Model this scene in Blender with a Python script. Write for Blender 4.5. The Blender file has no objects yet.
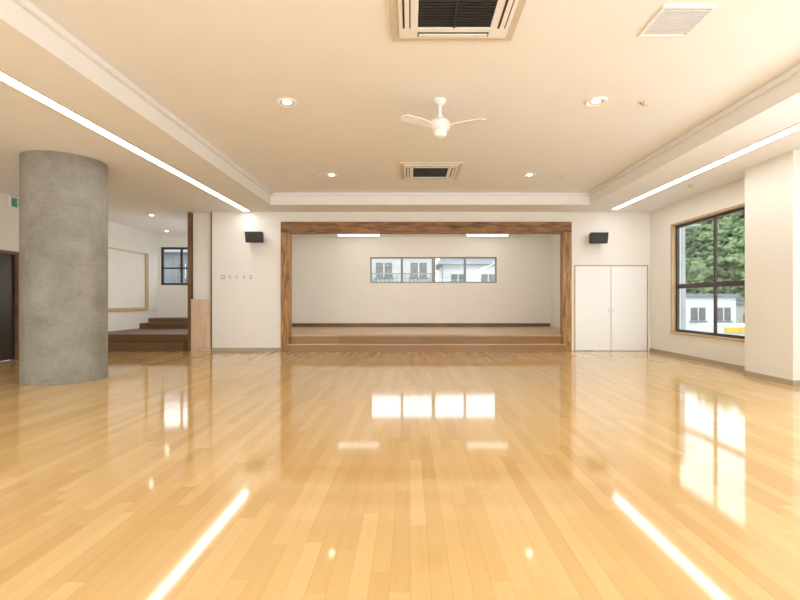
import bpy, bmesh, math, random
from mathutils import Vector, Matrix
random.seed(7)
scene = bpy.context.scene
scene.view_settings.view_transform = 'Standard'
scene.view_settings.look = 'None'
COL = scene.collection

# ------------------------------------------------------------------ materials
def new_mat(name):
    m = bpy.data.materials.new(name); m.use_nodes = True
    nt = m.node_tree; nt.nodes.clear()
    out = nt.nodes.new('ShaderNodeOutputMaterial')
    b = nt.nodes.new('ShaderNodeBsdfPrincipled')
    nt.links.new(b.outputs[0], out.inputs[0])
    return m, nt, b, out

def plain(name, col, rough=0.6, var=0.04, scale=6.0, metal=0.0, bump=0.0, bscale=80):
    m, nt, b, out = new_mat(name)
    geo = nt.nodes.new('ShaderNodeNewGeometry')
    n = nt.nodes.new('ShaderNodeTexNoise'); n.inputs['Scale'].default_value = scale
    n.inputs['Detail'].default_value = 4
    nt.links.new(geo.outputs['Position'], n.inputs['Vector'])
    r = nt.nodes.new('ShaderNodeValToRGB')
    r.color_ramp.elements[0].position = 0.3; r.color_ramp.elements[1].position = 0.7
    r.color_ramp.elements[0].color = tuple(c*(1-var) for c in col)+(1,)
    r.color_ramp.elements[1].color = tuple(min(1, c*(1+var)) for c in col)+(1,)
    nt.links.new(n.outputs['Fac'], r.inputs[0]); nt.links.new(r.outputs[0], b.inputs['Base Color'])
    b.inputs['Roughness'].default_value = rough; b.inputs['Metallic'].default_value = metal
    if bump > 0:
        n2 = nt.nodes.new('ShaderNodeTexNoise'); n2.inputs['Scale'].default_value = bscale
        nt.links.new(geo.outputs['Position'], n2.inputs['Vector'])
        bp = nt.nodes.new('ShaderNodeBump'); bp.inputs['Strength'].default_value = bump
        bp.inputs['Distance'].default_value = 0.01
        nt.links.new(n2.outputs['Fac'], bp.inputs['Height']); nt.links.new(bp.outputs[0], b.inputs['Normal'])
    return m

def emit(name, col, strength):
    m = bpy.data.materials.new(name); m.use_nodes = True
    nt = m.node_tree; nt.nodes.clear()
    out = nt.nodes.new('ShaderNodeOutputMaterial')
    e = nt.nodes.new('ShaderNodeEmission'); e.inputs[0].default_value = (*col, 1); e.inputs[1].default_value = strength
    nt.links.new(e.outputs[0], out.inputs[0]); return m

def glass_mat():
    m = bpy.data.materials.new('window_glass'); m.use_nodes = True
    nt = m.node_tree; nt.nodes.clear()
    out = nt.nodes.new('ShaderNodeOutputMaterial')
    t = nt.nodes.new('ShaderNodeBsdfTransparent'); t.inputs[0].default_value = (0.95, 0.97, 0.96, 1)
    g = nt.nodes.new('ShaderNodeBsdfGlossy'); g.inputs['Roughness'].default_value = 0.02
    mx = nt.nodes.new('ShaderNodeMixShader'); mx.inputs[0].default_value = 0.05
    nt.links.new(t.outputs[0], mx.inputs[1]); nt.links.new(g.outputs[0], mx.inputs[2])
    nt.links.new(mx.outputs[0], out.inputs[0]); return m

def M(nt, op, a, b=None):
    n = nt.nodes.new('ShaderNodeMath'); n.operation = op
    for i, v in enumerate((a, b)):
        if v is None: continue
        if isinstance(v, (int, float)): n.inputs[i].default_value = v
        else: nt.links.new(v, n.inputs[i])
    return n.outputs[0]

def plank_mat(name, ramp, w=0.09, L=1.0, rough=0.13, along='Y', ior=1.5, gapw=0.2):
    m, nt, b, out = new_mat(name)
    geo = nt.nodes.new('ShaderNodeNewGeometry')
    sp = nt.nodes.new('ShaderNodeSeparateXYZ'); nt.links.new(geo.outputs['Position'], sp.inputs[0])
    X, Y = (sp.outputs[0], sp.outputs[1]) if along == 'Y' else (sp.outputs[1], sp.outputs[0])
    xs = M(nt, 'DIVIDE', X, w); row = M(nt, 'FLOOR', xs)
    wn = nt.nodes.new('ShaderNodeTexWhiteNoise'); wn.noise_dimensions = '1D'; nt.links.new(row, wn.inputs['W'])
    ys = M(nt, 'ADD', M(nt, 'DIVIDE', Y, L), M(nt, 'MULTIPLY', wn.outputs['Value'], 13.0))
    colm = M(nt, 'FLOOR', ys)
    cv = nt.nodes.new('ShaderNodeCombineXYZ'); nt.links.new(row, cv.inputs[0]); nt.links.new(colm, cv.inputs[1])
    w2 = nt.nodes.new('ShaderNodeTexWhiteNoise'); w2.noise_dimensions = '2D'; nt.links.new(cv.outputs[0], w2.inputs['Vector'])
    gv = nt.nodes.new('ShaderNodeCombineXYZ')
    nt.links.new(M(nt, 'MULTIPLY', X, 30.0), gv.inputs[0])
    nt.links.new(M(nt, 'MULTIPLY', Y, 1.6), gv.inputs[1])
    nt.links.new(M(nt, 'MULTIPLY', w2.outputs['Value'], 40.0), gv.inputs[2])
    gn = nt.nodes.new('ShaderNodeTexNoise'); gn.inputs['Scale'].default_value = 1.0; gn.inputs['Detail'].default_value = 3
    nt.links.new(gv.outputs[0], gn.inputs['Vector'])
    fac = M(nt, 'ADD', M(nt, 'MULTIPLY', w2.outputs['Value'], 0.70), M(nt, 'MULTIPLY', gn.outputs['Fac'], 0.44))
    fac = M(nt, 'SUBTRACT', fac, 0.07)
    r = nt.nodes.new('ShaderNodeValToRGB')
    els = r.color_ramp.elements
    els[0].position = 0; els[0].color = (*ramp[0], 1); els[1].position = 1; els[1].color = (*ramp[-1], 1)
    for i, c in enumerate(ramp[1:-1]):
        e = els.new((i+1)/(len(ramp)-1)); e.color = (*c, 1)
    nt.links.new(fac, r.inputs[0])
    fx = M(nt, 'FRACT', xs)
    gap = M(nt, 'LESS_THAN', fx, 0.03)
    mx = nt.nodes.new('ShaderNodeMix'); mx.data_type = 'RGBA'
    nt.links.new(M(nt, 'MULTIPLY', gap, gapw), mx.inputs[0])
    nt.links.new(r.outputs[0], mx.inputs[6]); mx.inputs[7].default_value = (ramp[0][0]*.4, ramp[0][1]*.35, ramp[0][2]*.3, 1)
    nt.links.new(mx.outputs[2], b.inputs['Base Color'])
    b.inputs['Roughness'].default_value = rough
    b.inputs['IOR'].default_value = ior
    return m

def wood_mat(name, c1, c2, c3, stretch=(1, 1, 12), scale=2.0, rough=0.45):
    m, nt, b, out = new_mat(name)
    geo = nt.nodes.new('ShaderNodeNewGeometry')
    mp = nt.nodes.new('ShaderNodeMapping'); mp.inputs['Scale'].default_value = tuple(12/s for s in stretch)
    nt.links.new(geo.outputs['Position'], mp.inputs[0])
    n = nt.nodes.new('ShaderNodeTexNoise'); n.inputs['Scale'].default_value = scale; n.inputs['Detail'].default_value = 6
    n.inputs['Distortion'].default_value = 0.8
    nt.links.new(mp.outputs[0], n.inputs['Vector'])
    r = nt.nodes.new('ShaderNodeValToRGB'); e = r.color_ramp.elements
    e[0].position = 0.32; e[0].color = (*c1, 1); e[1].position = 0.68; e[1].color = (*c3, 1)
    k = e.new(0.5); k.color = (*c2, 1)
    nt.links.new(n.outputs['Fac'], r.inputs[0]); nt.links.new(r.outputs[0], b.inputs['Base Color'])
    b.inputs['Roughness'].default_value = rough
    return m

def concrete_mat():
    m, nt, b, out = new_mat('fair_faced_concrete')
    geo = nt.nodes.new('ShaderNodeNewGeometry')
    n = nt.nodes.new('ShaderNodeTexNoise'); n.inputs['Scale'].default_value = 1.8; n.inputs['Detail'].default_value = 11
    n.inputs['Roughness'].default_value = 0.66; n.inputs['Distortion'].default_value = 0.3
    nt.links.new(geo.outputs['Position'], n.inputs['Vector'])
    r = nt.nodes.new('ShaderNodeValToRGB'); e = r.color_ramp.elements
    e[0].position = 0.32; e[0].color = (0.205, 0.195, 0.165, 1); e[1].position = 0.70; e[1].color = (0.36, 0.345, 0.30, 1)
    k = e.new(0.5); k.color = (0.28, 0.268, 0.23, 1)
    nt.links.new(n.outputs['Fac'], r.inputs[0])
    sp = nt.nodes.new('ShaderNodeSeparateXYZ'); nt.links.new(geo.outputs['Position'], sp.inputs[0])
    n3 = nt.nodes.new('ShaderNodeTexNoise'); n3.inputs['Scale'].default_value = 40; n3.inputs['Detail'].default_value = 3
    nt.links.new(geo.outputs['Position'], n3.inputs['Vector'])
    r3 = nt.nodes.new('ShaderNodeValToRGB'); r3.color_ramp.elements[0].position = 0.3; r3.color_ramp.elements[1].position = 0.42
    r3.color_ramp.elements[0].color = (0.75, 0.75, 0.75, 1)
    nt.links.new(n3.outputs['Fac'], r3.inputs[0])
    mu = nt.nodes.new('ShaderNodeMix'); mu.data_type = 'RGBA'; mu.blend_type = 'MULTIPLY'; mu.inputs[0].default_value = 1
    nt.links.new(r.outputs[0], mu.inputs[6]); nt.links.new(r3.outputs[0], mu.inputs[7])
    seam = M(nt, 'LESS_THAN', M(nt, 'FRACT', M(nt, 'DIVIDE', sp.outputs[2], 0.9)), 0.008)
    mx = nt.nodes.new('ShaderNodeMix'); mx.data_type = 'RGBA'
    nt.links.new(M(nt, 'MULTIPLY', seam, 0.35), mx.inputs[0]); nt.links.new(mu.outputs[2], mx.inputs[6])
    mx.inputs[7].default_value = (0.13, 0.13, 0.12, 1)
    nt.links.new(mx.outputs[2], b.inputs['Base Color'])
    b.inputs['Roughness'].default_value = 0.75
    bp = nt.nodes.new('ShaderNodeBump'); bp.inputs['Strength'].default_value = 0.3; bp.inputs['Distance'].default_value = 0.015
    nt.links.new(n.outputs['Fac'], bp.inputs['Height']); nt.links.new(bp.outputs[0], b.inputs['Normal'])
    return m

WALL = plain('cream_wall_paint', (0.87, 0.845, 0.79), 0.7, 0.012, 2)
CEIL = plain('ceiling_paint', (0.91, 0.905, 0.90), 0.75, 0.01, 2)
WHITE = plain('white_enamel', (0.90, 0.90, 0.89), 0.35, 0.01)
DOORW = plain('white_door_laminate', (0.91, 0.905, 0.89), 0.4, 0.01)
FLOOR = plank_mat('maple_strip_floor', [(0.585, 0.365, 0.145), (0.655, 0.425, 0.175), (0.695, 0.465, 0.20), (0.74, 0.515, 0.24)], L=1.1, rough=0.07, ior=1.6, gapw=.25)
STAGEF = plank_mat('stage_deck_boards', [(0.50, 0.32, 0.15), (0.56, 0.365, 0.175), (0.62, 0.41, 0.21)], along='X', rough=0.3)
RISER = plank_mat('stage_riser_boards', [(0.24, 0.115, 0.036), (0.29, 0.145, 0.046), (0.34, 0.175, 0.058)], w=0.3, L=2.0, along='X', rough=0.3)
TREAD = plank_mat('stage_tread_boards', [(0.46, 0.265, 0.095), (0.52, 0.31, 0.117), (0.58, 0.355, 0.14)], w=0.3, L=2.0, along='X', rough=0.15)
DARKST = plank_mat('dark_step_boards', [(0.12, 0.058, 0.022), (0.15, 0.075, 0.029), (0.18, 0.093, 0.037)], w=0.3, L=2.0, along='X', rough=0.45)
KNOTV = wood_mat('knotty_post_wood', (0.14, 0.058, 0.014), (0.36, 0.18, 0.05), (0.50, 0.28, 0.09), (1, 1, 8), 1.6)
KNOTH = wood_mat('knotty_beam_wood', (0.11, 0.046, 0.013), (0.26, 0.125, 0.036), (0.40, 0.21, 0.07), (8, 1, 1), 1.6)
LWOOD = wood_mat('light_trim_wood', (0.50, 0.35, 0.18), (0.57, 0.41, 0.225), (0.62, 0.46, 0.26), (1, 1, 10), 1.2)
CABW = wood_mat('cabinet_wood', (0.66, 0.48, 0.33), (0.72, 0.54, 0.38), (0.76, 0.58, 0.42), (1, 1, 10), 1.2)
BROWN = wood_mat('brown_trim_wood', (0.13, 0.065, 0.03), (0.17, 0.088, 0.04), (0.22, 0.12, 0.054), (10, 10, 10), 1.0)
BASE = plain('taupe_baseboard', (0.45, 0.38, 0.28), 0.5, 0.03)
BLACK = plain('black_plastic', (0.012, 0.012, 0.014), 0.45, 0.1)
DGREY = plain('dark_grille', (0.035, 0.033, 0.032), 0.5, 0.1)
FRAMED = plain('dark_bronze_aluminium', (0.055, 0.039, 0.028), 0.4, 0.1, metal=0.2)
FRAMEL = plain('silver_aluminium', (0.26, 0.26, 0.25), 0.4, 0.03, metal=0.2)
CREAMP = plain('cream_panel', (0.66, 0.59, 0.48), 0.5, 0.02)
CHROME = plain('brushed_steel', (0.6, 0.6, 0.58), 0.25, 0.02, metal=1.0)
GREEN = plain('exit_sign_green', (0.10, 0.36, 0.22), 0.4, 0.02)
DDOOR = plain('dark_door_finish', (0.03, 0.022, 0.016), 0.4, 0.1)
CONC = concrete_mat()
GLASS = glass_mat()
STRIP = emit('strip_light_diffuser', (1.0, 0.98, 0.95), 15.5)
DLB = emit('downlight_lamp', (1.0, 0.90, 0.74), 30)
TUBE = emit('fluorescent_tube', (1.0, 0.97, 0.92), 4.5)
LEAF = plain('foliage', (0.15, 0.21, 0.09), 0.9, 0.75, 1.3, bump=0.8, bscale=4)
LEAF2 = plain('foliage_dark', (0.085, 0.13, 0.06), 0.9, 0.75, 1.3, bump=0.8, bscale=4)
BARK = plain('bark', (0.10, 0.07, 0.05), 0.9, 0.3)
HILL = plain('hill_ground', (0.07, 0.09, 0.045), 0.9, 0.4, 0.3)
ASPH = plain('asphalt', (0.34, 0.34, 0.34), 0.9, 0.1, 1)
HW = plain('house_white', (0.66, 0.66, 0.65), 0.8, 0.04)
HP = plain('house_pale_grey', (0.50, 0.49, 0.46), 0.8, 0.06)
HB = plain('house_beige', (0.46, 0.43, 0.38), 0.8, 0.05)
HG = plain('house_grey', (0.22, 0.23, 0.24), 0.8, 0.05)
ROOF = plain('roof_tile', (0.20, 0.20, 0.21), 0.7, 0.2)
ROOFB = plain('roof_brown', (0.22, 0.19, 0.17), 0.7, 0.2)
HGL = plain('house_window', (0.13, 0.135, 0.13), 0.5, 0.2)
YEL = plain('yellow_sign', (0.66, 0.44, 0.04), 0.5, 0.02)

# ------------------------------------------------------------------ geometry helpers
def finish(name, verts, faces, mat, parent=None, smooth=False, bevel=0, label=None):
    xs = [v[0] for v in verts]; ys = [v[1] for v in verts]; zs = [v[2] for v in verts]
    o = Vector(((min(xs)+max(xs))/2, (min(ys)+max(ys))/2, min(zs)))
    me = bpy.data.meshes.new(name)
    me.from_pydata([tuple(Vector(v)-o) for v in verts], [], faces)
    bm = bmesh.new(); bm.from_mesh(me); bmesh.ops.recalc_face_normals(bm, faces=bm.faces); bm.to_mesh(me); bm.free()
    me.materials.append(mat)
    if smooth:
        for p in me.polygons: p.use_smooth = True
        try: me.set_sharp_from_angle(angle=math.radians(35))
        except Exception: pass
    ob = bpy.data.objects.new(name, me); COL.objects.link(ob)
    if parent is not None:
        ob.parent = parent; ob.location = o - wloc(parent)
    else: ob.location = o
    if bevel > 0:
        md = ob.modifiers.new('bevel', 'BEVEL'); md.width = bevel; md.segments = 2; md.limit_method = 'ANGLE'
    if label: ob['label'] = label
    return ob

def wloc(o):
    v = Vector(o.location)
    while o.parent: o = o.parent; v += Vector(o.location)
    return v

def boxdata(bs):
    V, F = [], []
    for (x0, x1, y0, y1, z0, z1) in bs:
        n = len(V)
        V += [(x0, y0, z0), (x1, y0, z0), (x1, y1, z0), (x0, y1, z0), (x0, y0, z1), (x1, y0, z1), (x1, y1, z1), (x0, y1, z1)]
        F += [tuple(n+i for i in f) for f in ((0, 3, 2, 1), (4, 5, 6, 7), (0, 1, 5, 4), (1, 2, 6, 5), (2, 3, 7, 6), (3, 0, 4, 7))]
    return V, F

def boxes(name, bs, mat, parent=None, bevel=0, label=None):
    if isinstance(bs, tuple): bs = [bs]
    V, F = boxdata(bs)
    return finish(name, V, F, mat, parent, False, bevel, label)

def lathe(name, prof, c, mat, parent=None, seg=32, label=None, axis='Z'):
    V, F = [], []
    n = len(prof)
    for i in range(seg):
        a = 2*math.pi*i/seg
        for (r, z) in prof:
            V.append((c[0]+r*math.cos(a), c[1]+r*math.sin(a), c[2]+z))
    for i in range(seg):
        j = (i+1) % seg
        for k in range(n-1):
            F.append((i*n+k, j*n+k, j*n+k+1, i*n+k+1))
    o = finish(name, V, F, mat, parent, True, 0, label)
    me = o.data; bm = bmesh.new(); bm.from_mesh(me)
    bmesh.ops.remove_doubles(bm, verts=bm.verts, dist=1e-5)
    bmesh.ops.recalc_face_normals(bm, faces=bm.faces); bm.to_mesh(me); bm.free()
    return o

def thing(name, loc, label, cat, kind=None, group=None):
    e = bpy.data.objects.new(name, None); COL.objects.link(e); e.location = loc
    e.empty_display_size = 0.1
    return tag(e, label, cat, kind, group)

def tag(o, label, cat, kind=None, group=None):
    o['label'] = label; o['category'] = cat
    if kind: o['kind'] = kind
    if group: o['group'] = group
    return o

def copy_thing(src, loc, label=None, rot=None, scale=None):
    n = src.copy(); COL.objects.link(n); n.location = loc
    if label: n['label'] = label
    if rot is not None: n.rotation_euler = rot
    if scale is not None: n.scale = scale
    def rec(s, d):
        for ch in s.children:
            c = ch.copy(); COL.objects.link(c); c.parent = d; rec(ch, c)
    rec(src, n)
    return n

def holed(u0, u1, z0, z1, holes):
    us = sorted({u0, u1, *[h[0] for h in holes], *[h[1] for h in holes]})
    res = []
    for a, b in zip(us[:-1], us[1:]):
        m = (a+b)/2
        hs = sorted([(h[2], h[3]) for h in holes if h[0] <= m <= h[1]])
        z = z0
        for (h0, h1) in hs:
            if h0 > z+1e-6: res.append((a, b, z, h0))
            z = h1
        if z < z1-1e-6: res.append((a, b, z, z1))
    return res

def area_lamp(name, loc, aim, sx, sy, power, col):
    l = bpy.data.lights.new(name, 'AREA'); l.shape = 'RECTANGLE'; l.size = sx; l.size_y = sy; l.energy = power; l.color = col
    o = bpy.data.objects.new(name, l); COL.objects.link(o); o.location = loc
    o.rotation_euler = Vector(aim).to_track_quat('-Z', 'Y').to_euler()
    return o

# ------------------------------------------------------------------ dimensions
H = 3.475; HT = 3.75
XL, XR = -8.4, 6.0
YB = 16.0; YS = 12.0; YN = -4.0

# ------------------------------------------------------------------ shell
tag(boxes('floor', (XL-.2, XR+.2, YN-.2, YB+.2, -0.2, 0), FLOOR), 'glossy maple strip floor of the hall', 'floor', 'structure')
tx0, tx1, ty0, ty1 = -3.22, 4.15, -2.5, 11.1
tag(boxes('ceiling', [
    (XL-.2, tx0, YN-.2, YB+.2, H, 4.0), (tx1, XR+.2, YN-.2, YS+.2, H, 4.0),
    (tx0, tx1, YN-.2, ty0, H, 4.0), (tx0, tx1, ty1, YS+.2, H, 4.0),
    (tx0, tx1, ty0, ty1, HT, 4.0)], CEIL), 'cream painted ceiling with a raised rectangular tray', 'ceiling', 'structure')
tag(boxes('ceiling.001', (tx0-.75, 4.67, YS+.2, YB, 3.4, 3.95), CEIL), 'cream ceiling above the stage', 'ceiling', 'structure')
cl, cz0, cz1 = 0.06, HT-0.07, HT-0.002
tag(boxes('trim_1', [(tx0, tx0+cl, ty0, ty1, cz0, cz1), (tx1-cl, tx1, ty0, ty1, cz0, cz1), (tx0+cl, tx1-cl, ty1-cl, ty1, cz0, cz1), (tx0+cl, tx1-cl, ty0, ty0+cl, cz0, cz1)], CEIL, None, .01),
    'stepped cream moulding around the raised ceiling tray', 'ceiling moulding', 'structure')

wz0, wz1 = 0.54, 2.98
rholes = [(8.25, 11.0, wz0, wz1), (3.2, 6.6, wz0, wz1), (-1.6, 2.0, wz0, wz1)]
tag(boxes('wall_right', [(XR, XR+.2, a, b, c, d) for a, b, c, d in holed(YN-.2, YB+.2, 0, H, rholes)], WALL), 'cream wall with large windows', 'wall', 'structure')
tag(boxes('wall_pilaster', (5.65, XR, 7.08, 8.1, 0, H), WALL), 'cream pilaster standing beside the large window', 'pilaster', 'structure')
tag(boxes('wall_left', [(XL-.2, XL, a, b, c, d) for a, b, c, d in holed(YN-.2, YB+.2, 0, H, [(8.6, 10.32, 0, 2.3)])], WALL), 'cream side wall with a dark door', 'wall', 'structure')
rh = [(-7.6, -3.6, .5, 3.0), (-2.6, 1.4, .5, 3.0), (2.2, 5.4, .5, 3.0)]  # unseen rear window openings, added to let in more light
tag(boxes('wall_rear', [(a, b, YN-.2, YN, c, d) for a, b, c, d in holed(XL, XR, 0, H, rh)], WALL), 'cream wall closing the hall, with broad windows added for light', 'wall', 'structure')
sx0, sx1, sz = -3.225, 4.03, 3.225
tag(boxes('wall_front', [(a, b, YS, YS+.2, c, d) for a, b, c, d in holed(-4.95, XR, 0, H, [(sx0, sx1, 0, sz), (4.1, 5.95, 0, 2.15)])], WALL),
    'cream wall around the stage opening', 'wall', 'structure')
bw = (-1.33, 2.9, 1.85, 2.72); aw = (-8.33, -7.0, 1.78, 3.05)
tag(boxes('wall_back', [(a, b, YB, YB+.2, c, d) for a, b, c, d in holed(XL, XR, 0, H, [bw, aw])], WALL), 'cream far wall behind the stage', 'wall', 'structure')
tag(boxes('wall_stage', (-4.17, -3.97, YS+.2, YB, 0, H), WALL), 'cream side wall of the stage', 'wall', 'structure')
tag(boxes('wall_stage.001', (4.67, 4.87, YS+.2, YB, 0, H), WALL), 'cream side wall of the stage', 'wall', 'structure')
tag(boxes('wall_alcove', [(-5.575, -5.45, YS+.2, YB, 0, H)], WALL), 'cream partition between stage and alcove', 'wall', 'structure')
tag(boxes('wall_niche', [(-5.47, -4.95, 12.10, 12.2, 0, H)], WALL), 'cream wall panel above the low cabinet', 'wall', 'structure')

tag(boxes('baseboard_right', [(XR-.015, XR, 8.1, YS, 0, .08), (XR-.015, XR, YN, 7.08, 0, .08), (5.635, 5.65, 7.065, 8.1, 0, .08), (5.65, XR-.015, 7.065, 7.08, 0, .08)], BASE),
    'low taupe baseboard along the wall', 'baseboard', 'structure')
tag(boxes('baseboard_left', [(XL, XL+.015, YN, 8.6, 0, .08), (XL, XL+.015, 10.32, 11.85, 0, .08)], BASE), 'low taupe baseboard along the wall', 'baseboard', 'structure')
tag(boxes('baseboard_front', [(-4.95, sx0, YS-.015, YS, 0, .08)], BASE), 'low taupe baseboard beside the stage', 'baseboard', 'structure')
tag(boxes('baseboard_back', [(-3.97, 4.67, YB-.02, YB, .4, .51)], BROWN), 'dark brown baseboard behind the stage', 'baseboard', 'structure')

# ------------------------------------------------------------------ stage surround
sf = thing('proscenium_arch', (0.4, 11.95, 0), 'rough knotty brown timber surround of the stage opening', 'stage surround')
boxes('post', (sx0, sx0+.22, 11.96, 12.2, 0, sz-.28), KNOTV, sf, .006)
boxes('post', (sx1-.22, sx1, 11.96, 12.2, 0, sz-.28), KNOTV, sf, .006)
boxes('beam', (sx0, sx1, 11.96, 12.2, sz-.28, sz), KNOTH, sf, .006)

st = thing('stage_platform', (0.4, 12.0, 0), 'raised wooden stage with brown front steps', 'stage')
boxes('deck', [(-3.0, 3.81, 12.1, 12.2, .37, .40), (-3.97, 4.67, 12.2, YB, .0, .40)], STAGEF, st)
boxes('nosing', (-3.0, 3.81, 12.02, 12.1, .36, .405), TREAD, st, .005)
boxes('riser', (-3.0, 3.81, 12.06, 12.2, .0, .36), RISER, st)
boxes('step', (-3.0, 3.81, 11.78, 12.06, 0, .165), RISER, st)
boxes('tread', (-3.0, 3.81, 11.75, 12.06, .165, .2), TREAD, st, .005)

def tube_light(x0, x1, y, z):
    t = thing('fluorescent_light', ((x0+x1)/2, y, z), 'slim white fluorescent light fixed to the stage ceiling', 'ceiling light', group='stage fluorescent lights')
    boxes('housing', (x0, x1, y-.06, y+.06, z-.03, z), WHITE, t, .004)
    boxes('diffuser', (x0+.02, x1-.02, y-.05, y+.05, z-.08, z-.03), TUBE, t, .01)
tube_light(-2.31, -0.96, 15.3, 3.4)
tube_light(1.8, 3.14, 15.3, 3.4)
bl = thing('stage_fill_light', (0.4, 12.5, 3.4), 'added white fill light housing hidden behind the stage beam', 'fill light')  # unseen housing, added to go with the stage fill lamp
boxes('housing', (-2.7, 3.5, 12.3, 12.46, 3.28, 3.4), WHITE, bl, .005)
area_lamp('stage_fill_lamp', (.4, 12.5, 3.3), (0, 1, -.6), 6.0, .18, 46, (1, .91, .80))  # added fill lamp, kept out of view by the beam, brightens the stage

# ------------------------------------------------------------------ alcove
rp = thing('raised_platform', (-7, 12.0, 0), 'dark brown wooden steps and raised alcove floor', 'platform')
boxes('step', (XL, -5.6, 11.85, 12.2, 0, .2), DARKST, rp, .006)
boxes('deck', (XL, -5.575, 12.2, YB, 0, .4), DARKST, rp)
boxes('step', (XL, -5.575, 14.9, YB, .4, .56), DARKST, rp, .006)
boxes('step', (XL, -5.575, 15.4, YB, .56, .70), DARKST, rp, .006)
tag(boxes('trim_2', [(-5.575, -5.49, 12.03, 12.2, 0, H)], BROWN), 'slim brown wooden end post of the partition', 'post', 'structure')
tag(boxes('trim_3', [(-4.98, -4.95, 11.99, 12.1, 0, H)], BROWN), 'slim brown wooden strip beside the cabinet', 'post', 'structure')
cb = thing('niche_cabinet', (-5.23, 12.05, 0), 'pale wooden cabinet set between brown posts', 'cabinet')
boxes('body', (-5.48, -4.985, 12.01, 12.10, 0, 1.3), CABW, cb)
boxes('door', (-5.47, -4.995, 11.99, 12.01, .08, 1.29), CABW, cb, .004)
boxes('handle', (-5.06, -5.045, 11.98, 11.99, .85, .97), CHROME, cb, 0, 'small steel handle')
area_lamp('alcove_fill_lamp', (-5.60, 13.9, 2.1), (-1, 0, 0.1), 2.2, 2.0, 42, (1, .94, .86))  # added fill lamp hidden behind the partition, lifts the alcove brightness

bb = thing('wall_board', (XL+.02, 14, 1.0), 'cream display board edged with light wood on the alcove wall', 'notice board')
boxes('edging', [(XL, XL+.06, 12.8, 15.32, .95, 1.05), (XL, XL+.06, 15.17, 15.32, 1.05, 2.76)], LWOOD, bb)
boxes('edging', [(XL, XL+.03, 12.8, 15.17, 2.7, 2.76)], CREAMP, bb)
boxes('panel', (XL, XL+.02, 12.8, 15.17, 1.05, 2.7), WALL, bb)

# ------------------------------------------------------------------ column
CX, CY, CR = -5.49, 7.65, 0.574
col = lathe('concrete_column', [(0, 0), (CR, 0), (CR, H), (0, H)], (CX, CY, 0), CONC, seg=72)
tag(col, 'massive round bare concrete column', 'column')

# ------------------------------------------------------------------ windows
def window(name, axis, w0, sgn, u0, u1, z0, z1, mull, rails, fmat, label, casing=None, fw=.05):
    def B(a, b, d0, d1, c, d):
        e0, e1 = sorted((w0+sgn*d0, w0+sgn*d1))
        return (a, b, e0, e1, c, d) if axis == 'Y' else (e0, e1, a, b, c, d)
    loc = ((u0+u1)/2, w0+sgn*.1, z0) if axis == 'Y' else (w0+sgn*.1, (u0+u1)/2, z0)
    t = thing(name, loc, label, 'window', 'structure')
    if casing:
        cw = .03
        boxes('casing', [B(u0-cw, u1+cw, -.012, 0, z1, z1+cw), B(u0-cw, u1+cw, -.025, 0, z0-cw, z0), B(u0-cw, u0, -.012, 0, z0, z1), B(u1, u1+cw, -.012, 0, z0, z1),
                         B(u0, u1, 0, .08, z0, z0+.015), B(u0, u1, 0, .08, z1-.015, z1), B(u0, u0+.015, 0, .08, z0+.015, z1-.015), B(u1-.015, u1, 0, .08, z0+.015, z1-.015)], casing, t)
        u0, u1, z0, z1 = u0+.015, u1-.015, z0+.015, z1-.015
    f0, f1 = .08, .14
    fr = [B(u0, u1, f0, f1, z0, z0+fw), B(u0, u1, f0, f1, z1-fw, z1), B(u0, u0+fw, f0, f1, z0+fw, z1-fw), B(u1-fw, u1, f0, f1, z0+fw, z1-fw)]
    for r, rw in rails: fr.append(B(u0+fw, u1-fw, f0, f1, r-rw/2, r+rw/2))
    for m_, mw in mull: fr.append(B(m_-mw/2, m_+mw/2, f0+.01, f1-.01, z0+fw, z1-fw))
    boxes('frame', fr, fmat, t)
    g = (f0+f1)/2
    boxes('glass', B(u0+.01, u1-.01, g-.004, g+.004, z0+.01, z1-.01), GLASS, t)
    return t
window('window_1', 'Y', YB, 1, *bw, [(-.27, .08), (.785, .12), (1.84, .08)], [], FRAMEL, 'wide low sliding window in grey frame above the stage', fw=.05)
window('window_2', 'Y', YB, 1, *aw, [(-7.66, .07)], [(2.35, .05)], FRAMED, 'small dark framed window in the alcove', fw=.07)
LBL = 'large dark framed window with light wood casing'
window('window_3', 'X', XR, 1, 8.25, 11.0, wz0, wz1, [(9.6, .06)], [(1.58, .10)], FRAMED, LBL, LWOOD, fw=.055)
window('window_4', 'X', XR, 1, 3.2, 6.6, wz0, wz1, [(4.9, .06)], [(1.58, .10)], FRAMED, LBL, LWOOD, fw=.055)
window('window_5', 'X', XR, 1, -1.6, 2.0, wz0, wz1, [(.2, .06)], [(1.58, .10)], FRAMED, LBL, LWOOD, fw=.055)
for i, h in enumerate(rh):
    window('window_%d' % (6+i), 'Y', YN, -1, *h, [((h[0]+h[1])/2, .06)], [(1.58, .10)], FRAMED, LBL, LWOOD, fw=.055)  # rear windows behind the camera, added for brightness
    area_lamp('daylight_fill', ((h[0]+h[1])/2, YN+.9, 1.6), (0, 1, 1.3), h[1]-h[0]-.2, 2.0, 165, (.96, .97, 1))  # fill lamp added inside each rear window, tilted up at the ceiling
area_lamp('daylight_fill', (XR-.3, 4.5, 1.7), (-1, 0, .25), 2.4, 2.0, 58, (.96, .97, 1))  # added fill lamp just inside an out-of-view right window
area_lamp('daylight_fill', (XR-.6, .2, 1.6), (-1, 0, 1.0), 3.4, 2.0, 80, (.96, .97, 1))  # another added fill lamp on the right side, aimed upward

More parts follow.
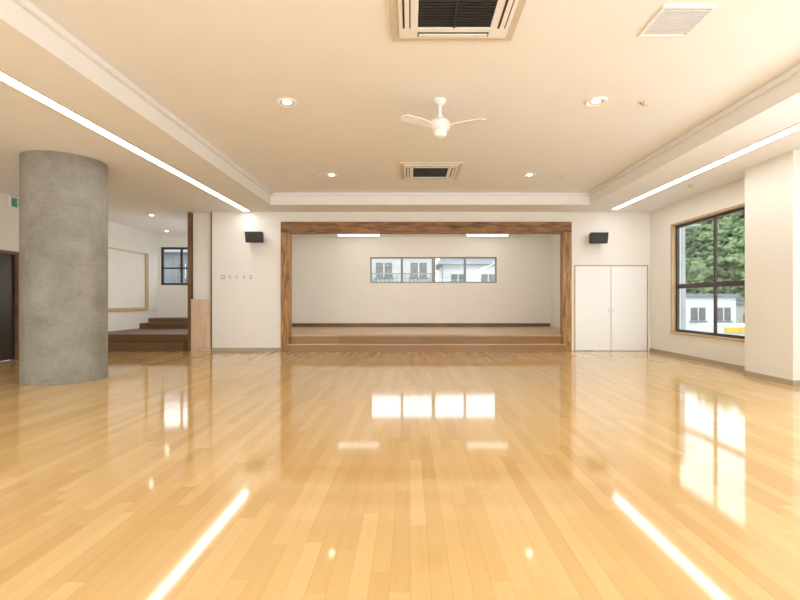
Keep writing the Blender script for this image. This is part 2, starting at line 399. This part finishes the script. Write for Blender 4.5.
# ------------------------------------------------------------------ doors
d = thing('door_1', (5.02, YS, 0), 'pair of flush white storage doors in thin wood frame', 'door', 'structure')
boxes('frame', [(4.1, 4.13, 11.985, 12.1, 0, 2.125), (5.92, 5.95, 11.985, 12.1, 0, 2.125), (4.1, 5.95, 11.985, 12.1, 2.125, 2.15)], LWOOD, d)
boxes('leaf', (4.133, 5.014, 11.99, 12.03, .012, 2.12), DOORW, d, .003)
boxes('leaf', (5.030, 5.917, 11.99, 12.03, .012, 2.12), DOORW, d, .003)
HND = plain('pale_pull', (.6, .58, .55), .4)
boxes('handle', (4.96, 4.975, 11.985, 11.99, .97, 1.05), HND, d, 0, 'small recessed pull')
boxes('handle', (5.07, 5.085, 11.985, 11.99, .97, 1.05), HND, d, 0, 'small recessed pull')
d2 = thing('door_2', (XL, 9.5, 0), 'dark brown double door in dark frame', 'door', 'structure')
boxes('frame', [(XL-.15, XL+.02, 8.6, 8.66, 0, 2.3), (XL-.15, XL+.02, 10.26, 10.32, 0, 2.3), (XL-.15, XL+.02, 8.66, 10.26, 2.24, 2.3)], BROWN, d2)
boxes('leaf', (XL-.1, XL-.05, 8.66, 9.455, 0.005, 2.24), DDOOR, d2, .004)
boxes('leaf', (XL-.1, XL-.05, 9.465, 10.26, 0.005, 2.24), DDOOR, d2, .004)
boxes('handle', [(XL-.05, XL, 9.50, 9.53, .9, .93), (XL-.05, XL, 9.50, 9.53, 1.27, 1.3), (XL-.01, XL+.01, 9.50, 9.53, .9, 1.3)], CHROME, d2, 0, 'steel pull handle')

# ------------------------------------------------------------------ ceiling strips
def strip(x, y0, y1, label):
    t = thing('strip_light', (x, (y0+y1)/2, H-.02), label, 'ceiling light', group='long recessed strip lights')
    w = .07
    boxes('housing', [(x-w-.012, x-w, y0, y1, H-.012, H), (x+w, x+w+.012, y0, y1, H-.012, H), (x-w, x+w, y0, y0+.012, H-.012, H), (x-w, x+w, y1-.012, y1, H-.012, H)], CREAMP, t)
    boxes('diffuser', (x-w, x+w, y0+.012, y1-.012, H-.008, H-.0005), STRIP, t)
strip(-4.03, -3.6, 11.85, 'long narrow glowing strip light in the ceiling')
strip(4.94, -3.6, 11.6, 'long narrow glowing strip light in the ceiling')

def downlight(x, y, z):
    t = thing('downlight', (x, y, z), 'round recessed ceiling downlight with pale ring', 'downlight', group='ceiling downlights')
    lathe('ring', [(.095, 0), (.13, 0), (.135, -.01), (.12, -.02), (.095, -.014), (.095, 0)], (x, y, z), WHITE, t, 36)
    lathe('reflector', [(.095, -.014), (.05, -.003), (0.0, -.003)], (x, y, z), CREAMP, t, 36)
    lathe('lamp', [(0, -.016), (.035, -.014), (.05, -.004), (0, -.004)], (x, y, z), DLB, t, 24)
    return t
d0 = downlight(-1.545, 6.03, HT)
for (x, y) in ((2.33, 6.0), (-1.55, 9.5), (2.36, 9.5), (-1.55, 2.5), (2.36, 2.5), (-1.55, -1), (2.36, -1)):
    copy_thing(d0, (x, y, HT))
for (x, y) in ((-6.68, 12.4), (-7.7, 15.2), (-6.7, 4.5), (-6.7, 0.5)):
    copy_thing(d0, (x, y, H))

def detector(x, y, z):
    t = lathe('smoke_detector', [(0, 0), (.055, 0), (.055, -.015), (.04, -.022), (.035, -.04), (.02, -.048), (0, -.05)], (x, y, z-.0), CREAMP, None, 24)
    tag(t, 'small round pale smoke detector on the ceiling', 'smoke detector', group='smoke detectors')
detector(2.95, 6.03, HT); detector(3.02, 9.55, HT); detector(5.37, 9.2, H); detector(-1.9, 9.3, HT)

# ------------------------------------------------------------------ air conditioners
def cassette(x0, y0):
    W = 1.13; x1, y1 = x0+W, y0+W; z = HT
    t = thing('ceiling_air_conditioner', ((x0+x1)/2, (y0+y1)/2, z), 'square ceiling cassette air conditioner with dark intake grille', 'air conditioner', group='ceiling air conditioners')
    b = .07
    boxes('frame', [(x0, x1, y0, y0+b, z-.03, z), (x0, x1, y1-b, y1, z-.03, z), (x0, x0+b, y0+b, y1-b, z-.03, z), (x1-b, x1, y0+b, y1-b, z-.03, z)], CREAMP, t, .004, 'cream surround')
    i0, i1, j0, j1 = x0+b, x1-b, y0+b, y1-b
    gx0, gx1, gy0, gy1 = x0+.24, x1-.24, y0+.24, y1-.24
    boxes('panel', [(i0, i1, j0, gy0, z-.045, z-.002), (i0, i1, gy1, j1, z-.045, z-.002), (i0, gx0, gy0, gy1, z-.045, z-.002), (gx1, i1, gy0, gy1, z-.045, z-.002)], WHITE, t, .004)
    sl = [(gx0, gx1, gy0, gy1, z-.012, z-.004)]
    n = 16
    for k in range(n):
        yy = gy0+(gy1-gy0)*(k+.5)/n
        sl.append((gx0, gx1, yy-.006, yy+.006, z-.042, z-.012))
    sl.append(((gx0+gx1)/2-.008, (gx0+gx1)/2+.008, gy0, gy1, z-.046, z-.012))
    boxes('intake_grille', sl, DGREY, t)
    m = .105
    for bx in ((gx0, gx1, y0+m, y0+m+.07), (gx0, gx1, y1-m-.07, y1-m), (x0+m, x0+m+.07, gy0, gy1), (x1-m-.07, x1-m, gy0, gy1)):
        boxes('slot', (*bx, z-.048, z-.044), DGREY, t)
        if bx[1]-bx[0] > .3: f = (bx[0]+.01, bx[1]-.01, bx[2]+.018, bx[3]-.012)
        else: f = (bx[0]+.018, bx[1]-.012, bx[2]+.01, bx[3]-.01)
        boxes('louver', (*f, z-.056, z-.048), WHITE, t, .002)
cassette(-.18, 8.63)
cassette(-.17, 3.43)

x0, x1, y0, y1 = 2.14, 2.60, 4.05, 4.52
v = thing('ceiling_vent', ((x0+x1)/2, (y0+y1)/2, HT), 'white slatted square ventilation grille in the ceiling', 'vent')
boxes('frame', [(x0, x1, y0, y0+.03, HT-.02, HT), (x0, x1, y1-.03, y1, HT-.02, HT), (x0, x0+.03, y0+.03, y1-.03, HT-.02, HT), (x1-.03, x1, y0+.03, y1-.03, HT-.02, HT)], WHITE, v, .003)
VG = plain('vent_grey', (0.74, 0.77, 0.80), .5)
boxes('slats', [(x0+.03, x1-.03, y0+.05+k*.033, y0+.072+k*.033, HT-.018, HT-.006) for k in range(11)]+[(x0+.03, x1-.03, y0+.03, y1-.03, HT-.005, HT-.001)], VG, v)

# ------------------------------------------------------------------ ceiling fan
fx, fy = .373, 5.97
fan = thing('ceiling_fan', (fx, fy, HT), 'white three-bladed ceiling fan hanging from a short rod', 'ceiling fan')
lathe('canopy', [(0, 0), (.075, 0), (.075, -.03), (.05, -.065), (.02, -.08), (0, -.08)], (fx, fy, HT), WHITE, fan)
lathe('rod', [(0, -.06), (.02, -.06), (.02, -.24), (0, -.24)], (fx, fy, HT), WHITE, fan, 16)
lathe('motor_housing', [(0, -.2), (.035, -.2), (.05, -.23), (.09, -.25), (.125, -.28), (.13, -.34), (.11, -.37), (.085, -.39), (.085, -.42), (.07, -.455), (.04, -.47), (0, -.475)], (fx, fy, HT), WHITE, fan, 40)
zb = HT-.335
for ang in (95, 215, 335):
    a = math.radians(ang); prof = []
    n = 14
    for k in range(n+1):
        s = k/n; r = .12+.46*s
        w = .04+.035*math.sin(min(1, s*1.25)*math.pi*.6) if s < .93 else .05
        if s > .93: w = .045*(1-(s-.93)/.07)+.012
        prof.append((r, w))
    V, F = [], []
    pitch = math.radians(7)
    for (r, w) in prof:
        for (sgn, zz) in ((-1, -.005), (1, -.005), (1, .005), (-1, .005)):
            lx, ly, lz = r, sgn*w*math.cos(pitch), zz+sgn*w*math.sin(pitch)
            V.append((fx+lx*math.cos(a)-ly*math.sin(a), fy+lx*math.sin(a)+ly*math.cos(a), zb+lz))
    for k in range(n):
        for q in range(4):
            F.append((k*4+q, k*4+(q+1) % 4, (k+1)*4+(q+1) % 4, (k+1)*4+q))
    F += [(0, 1, 2, 3), (n*4, n*4+1, n*4+2, n*4+3)]
    finish('blade', V, F, WHITE, fan, True)

# ------------------------------------------------------------------ speakers
def speaker(x, z):
    t = thing('wall_speaker', (x, 11.8, z), 'small black speaker on a wall bracket beside the stage', 'speaker', group='wall speakers')
    yf, yb = 11.68, 11.9; w = .22; h = .13
    V = [(x-w, yf-.02, z+h), (x+w, yf-.02, z+h), (x+w, yf+.04, z-h), (x-w, yf+.04, z-h), (x-w*.8, yb, z+h*.9), (x+w*.8, yb, z+h*.9), (x+w*.8, yb, z-h*.9), (x-w*.8, yb, z-h*.9)]
    F = [(0, 1, 2, 3), (4, 5, 6, 7), (0, 1, 5, 4), (1, 2, 6, 5), (2, 3, 7, 6), (3, 0, 4, 7)]
    finish('body', V, F, BLACK, t, False, .01)
    V = [(x-w*.93, yf-.028, z+h*.9), (x+w*.93, yf-.028, z+h*.9), (x+w*.93, yf+.028, z-h*.9), (x-w*.93, yf+.028, z-h*.9)]
    V += [(a, b+.012, c) for a, b, c in V]
    finish('grille', V, F, DGREY, t, False, .003)
    boxes('bracket', [(x-.03, x+.03, 11.88, 12.0, z-.02, z+.02), (x-.06, x+.06, 11.985, 12.0, z-.08, z+.08)], BLACK, t)
speaker(-3.80, 2.81); speaker(4.61, 2.79)

SWG = plain('switch_plate_grey', (.5, .48, .45), .4)
for i, (x, w, h) in enumerate(((-4.67, .045, .055), (-4.5, .025, .04), (-4.33, .025, .04), (-4.15, .025, .04), (-3.98, .03, .05))):
    t = thing('wall_switch', (x, 12.0, 1.85), 'small pale wall switch plate beside the stage', 'switch', group='wall switches')
    boxes('plate', (x-w, x+w, 11.988, 12.0, 1.85-h, 1.85+h), SWG, t, .003)
    boxes('rocker', (x-w*.4, x+w*.4, 11.98, 11.988, 1.85-h*.5, 1.85+h*.5), WHITE, t, .002)

# exit sign
es = thing('exit_sign', (XL+.03, 10.18, 3.22), 'small green and white emergency exit sign on the wall', 'exit sign')
boxes('housing', (XL, XL+.05, 10.04, 10.34, 3.22, 3.44), WHITE, es, .005)
boxes('face', (XL+.05, XL+.054, 10.055, 10.325, 3.235, 3.425), GREEN, es)
P = [(XL+.054, XL+.056, 10.20, 10.31, 3.245, 3.415)]
boxes('pictogram_doorway', P, WHITE, es)
X0 = XL+.057
def quad(y0, z0, y1, z1, t):
    y0 += .03; y1 += .03
    dy, dz = y1-y0, z1-z0; L = math.hypot(dy, dz); ny, nz = -dz/L*t, dy/L*t
    return [(X0, y0+ny, z0+nz), (X0, y1+ny, z1+nz), (X0, y1-ny, z1-nz), (X0, y0-ny, z0-nz)]
V, F = [], []
for q in ((10.21, 3.37, 10.225, 3.32, .012), (10.225, 3.32, 10.195, 3.29, .008), (10.195, 3.29, 10.165, 3.285, .008), (10.225, 3.32, 10.25, 3.295, .008),
          (10.25, 3.295, 10.24, 3.26, .008), (10.21, 3.365, 10.175, 3.35, .006), (10.21, 3.365, 10.245, 3.34, .006), (10.195, 3.395, 10.215, 3.395, .011)):
    n = len(V); V += quad(*q); F.append((n, n+1, n+2, n+3))
finish('pictogram_figure', V, F, GREEN, es)

# ------------------------------------------------------------------ outside
GZ = -3.0
gr = tag(boxes('ground', (-120, 140, -60, 200, GZ-.2, GZ), ASPH), 'grey asphalt ground outside the building', 'ground', 'structure')
V, F = [], []
nx, ny = 40, 30
def hillz(x, y):
    t = max(0, min(1, (x-26)/24))
    return GZ-.1+max(0, (10*t*t*(3-2*t)))+math.sin(x*.2)*.4+math.cos(y*.17)*.4
for j in range(ny+1):
    for i in range(nx+1):
        x = 26+70*i/nx; y = 10+120*j/ny
        V.append((x, y, hillz(x, y)))
for j in range(ny):
    for i in range(nx):
        a = j*(nx+1)+i; F.append((a, a+1, a+nx+2, a+nx+1))
tag(finish('hillside', V, F, HILL, None, True), 'green wooded hillside outside the windows', 'hill', 'stuff')

def tree_proto(mat, seed):
    random.seed(seed)
    t = thing('tree', (0, 0, 0), 'leafy green tree on the hillside', 'tree', group='hillside trees')
    lathe('trunk', [(0, 0), (.22, 0), (.14, 2.2), (.08, 4), (0, 4)], (0, 0, 0), BARK, t, 10)
    bm = bmesh.new()
    for k in range(7):
        a = random.uniform(0, 6.28); rr = random.uniform(0, 1.0); zz = random.uniform(2.2, 5.0); s = random.uniform(.7, 1.1)
        bmesh.ops.create_icosphere(bm, subdivisions=3, radius=s, matrix=Matrix.Translation((rr*math.cos(a), rr*math.sin(a), zz)))
    for k in range(220):
        th = random.uniform(0, 6.28); ph = math.acos(random.uniform(-1, 1)); R = random.uniform(1.2, 2.3)
        p = Vector((R*math.sin(ph)*math.cos(th), R*math.sin(ph)*math.sin(th), 3.7+1.2*R*math.cos(ph)))
        bmesh.ops.create_icosphere(bm, subdivisions=2, radius=random.uniform(.12, .33), matrix=Matrix.Translation(p) @ Matrix.Diagonal((1.2, 1.2, .7, 1)))
    from mathutils import noise
    for v_ in bm.verts:
        n = noise.noise(v_.co*1.7)*.3+noise.noise(v_.co*5)*.2+noise.noise(v_.co*12)*.12
        v_.co += (v_.co-Vector((0, 0, 3.7))).normalized()*n
    me = bpy.data.meshes.new('foliage'); bm.to_mesh(me); bm.free(); me.materials.append(mat)
    o = bpy.data.objects.new('foliage', me); COL.objects.link(o); o.parent = t
    return t
tp = [tree_proto(LEAF, 1), tree_proto(LEAF2, 2), tree_proto(LEAF, 3)]
pos = []
random.seed(5)
for i in range(110):
    y = random.uniform(42, 92); x = y*random.uniform(.52, .74)
    if x < 28: continue
    s = random.uniform(.9, 1.4)
    if x/y < .575: s *= .75
    pos.append((x, y, s))
pos += [(x, y, .95) for x, y in ((18.5, 46), (21, 52), (8, 64), (3, 62), (13, 62), (-3, 64), (-22, 46), (-30, 50), (-26, 60))]
for k, (x, y, s) in enumerate(pos):
    z = hillz(x, y)-.2 if x > 27 else GZ-.1
    if k < 3: o = tp[k]; o.location = (x, y, z); o.scale = (s, s, s)
    else: o = copy_thing(tp[k % 3], (x, y, z), scale=(s, s, s))
    o.rotation_euler = (0, 0, random.uniform(0, 6))
    if x < 27: o['label'] = 'leafy green tree near the houses'

def house(x, y, w, dp, h, wall, roof, flat=False, rz=0, lab='two-storey house outside the windows', rail=False, step=2.4):
    t = thing('house', (x, y, GZ), lab, 'house')
    boxes('wall_block', (x-w/2, x+w/2, y-dp/2, y+dp/2, GZ, GZ+h), wall, t)
    if flat:
        boxes('roof', (x-w/2-.2, x+w/2+.2, y-dp/2-.2, y+dp/2+.2, GZ+h, GZ+h+.25), roof, t)
    else:
        e = .5; V = [(x-w/2-e, y-dp/2-e, GZ+h), (x+w/2+e, y-dp/2-e, GZ+h), (x+w/2+e, y+dp/2+e, GZ+h), (x-w/2-e, y+dp/2+e, GZ+h), (x-w/2+.6, y, GZ+h+dp*.25), (x+w/2-.6, y, GZ+h+dp*.25)]
        finish('roof', V, [(0, 1, 5, 4), (2, 3, 4, 5), (0, 4, 3), (1, 2, 5), (0, 3, 2, 1)], roof, t)
    n = max(2, int(w/step)); fl = max(1, int(h/2.5))
    for f in range(fl):
        for k in range(n):
            cx = x-w/2+w*(k+.5)/n; cz = GZ+h-1.15-f*2.5
            boxes('window_pane', (cx-.5, cx+.5, y-dp/2-.03, y-dp/2, cz-.45, cz+.45), HGL, t)
            boxes('window_sill', (cx-.6, cx+.6, y-dp/2-.12, y-dp/2, cz-.55, cz-.47), HG, t)
            boxes('window_mullion', (cx-.03, cx+.03, y-dp/2-.05, y-dp/2-.03, cz-.45, cz+.45), HW, t)
        if rail:
            zr = GZ+h-1.9-f*2.5
            boxes('balcony_rail', [(x-w/2, x+w/2, y-dp/2-.8, y-dp/2-.75, zr+.45, zr+.52)]+[(x-w/2+q*.25, x-w/2+q*.25+.05, y-dp/2-.8, y-dp/2-.76, zr-.1, zr+.45) for q in range(int(w/.25))]+
                  [(x-w/2, x+w/2, y-dp/2-.8, y-dp/2, zr-.2, zr-.1)], HG, t)
    return t
house(-1.6, 33, 6.4, 7, 7.3, HP, ROOFB, True, lab='pale grey flat-roofed apartment block with railed balconies', step=1.7, rail=True)
house(5.7, 38, 6.6, 6, 6.9, HW, ROOF, lab='white house with grey tiled roof', step=1.8)
house(-18, 34, 10, 7, 7.3, HG, ROOF, lab='grey house with grey tiled roof and railed balconies', rail=True)
house(19.8, 36, 5.2, 6, 4.5, HW, ROOF, True, lab='low white building near the hillside', step=1.5)
house(24.6, 39, 3.6, 6, 4.0, HB, HG, True, lab='low beige house near the hillside', step=1.5)
house(29.5, 43, 5, 6, 4.3, HP, ROOF, True, lab='pale flat-roofed house near the hillside', step=1.5)

sh = thing('roadside_shop', (20.2, 27.5, GZ), 'low white shop with a yellow fascia band', 'shop')
boxes('wall_block', (17.3, 22.5, 26.5, 29, GZ, -.1), HW, sh)
boxes('fascia', (17.35, 22.6, 26.35, 26.5, -.48, -.2), YEL, sh)
boxes('shop_window', (17.6, 22.0, 26.46, 26.5, GZ+.4, -.8), HGL, sh)
up = thing('utility_pole', (12.2, 21.5, GZ), 'grey concrete utility pole with cross arms', 'utility pole')
lathe('pole', [(0, 0), (.16, 0), (.1, 9), (0, 9)], (12.2, 21.5, GZ), ASPH, up, 14)
boxes('cross_arm', [(11.4, 13.0, 21.45, 21.55, 4.6, 4.7), (11.6, 12.8, 21.45, 21.55, 5.2, 5.3)], ASPH, up)

# ------------------------------------------------------------------ world
w = bpy.data.worlds.new('world'); scene.world = w; w.use_nodes = True
nt = w.node_tree; nt.nodes.clear()
out = nt.nodes.new('ShaderNodeOutputWorld'); bg = nt.nodes.new('ShaderNodeBackground')
tc = nt.nodes.new('ShaderNodeTexCoord'); sp = nt.nodes.new('ShaderNodeSeparateXYZ')
nt.links.new(tc.outputs['Generated'], sp.inputs[0])
r = nt.nodes.new('ShaderNodeValToRGB'); r.color_ramp.elements[0].color = (0.92, 0.96, 1, 1); r.color_ramp.elements[1].color = (0.80, 0.90, 1, 1)
nt.links.new(sp.outputs[2], r.inputs[0]); nt.links.new(r.outputs[0], bg.inputs[0])
bg.inputs[1].default_value = 3.3
nt.links.new(bg.outputs[0], out.inputs[0])

# ------------------------------------------------------------------ camera
cam = bpy.data.cameras.new('camera'); co = bpy.data.objects.new('camera', cam); COL.objects.link(co)
cam.sensor_width = 36; cam.lens = 21.6; cam.shift_x = -10/800; cam.shift_y = 1/800
co.location = (0, 0, 1.25); co.rotation_euler = (math.radians(90), 0, 0)
cam.clip_end = 500
scene.camera = co
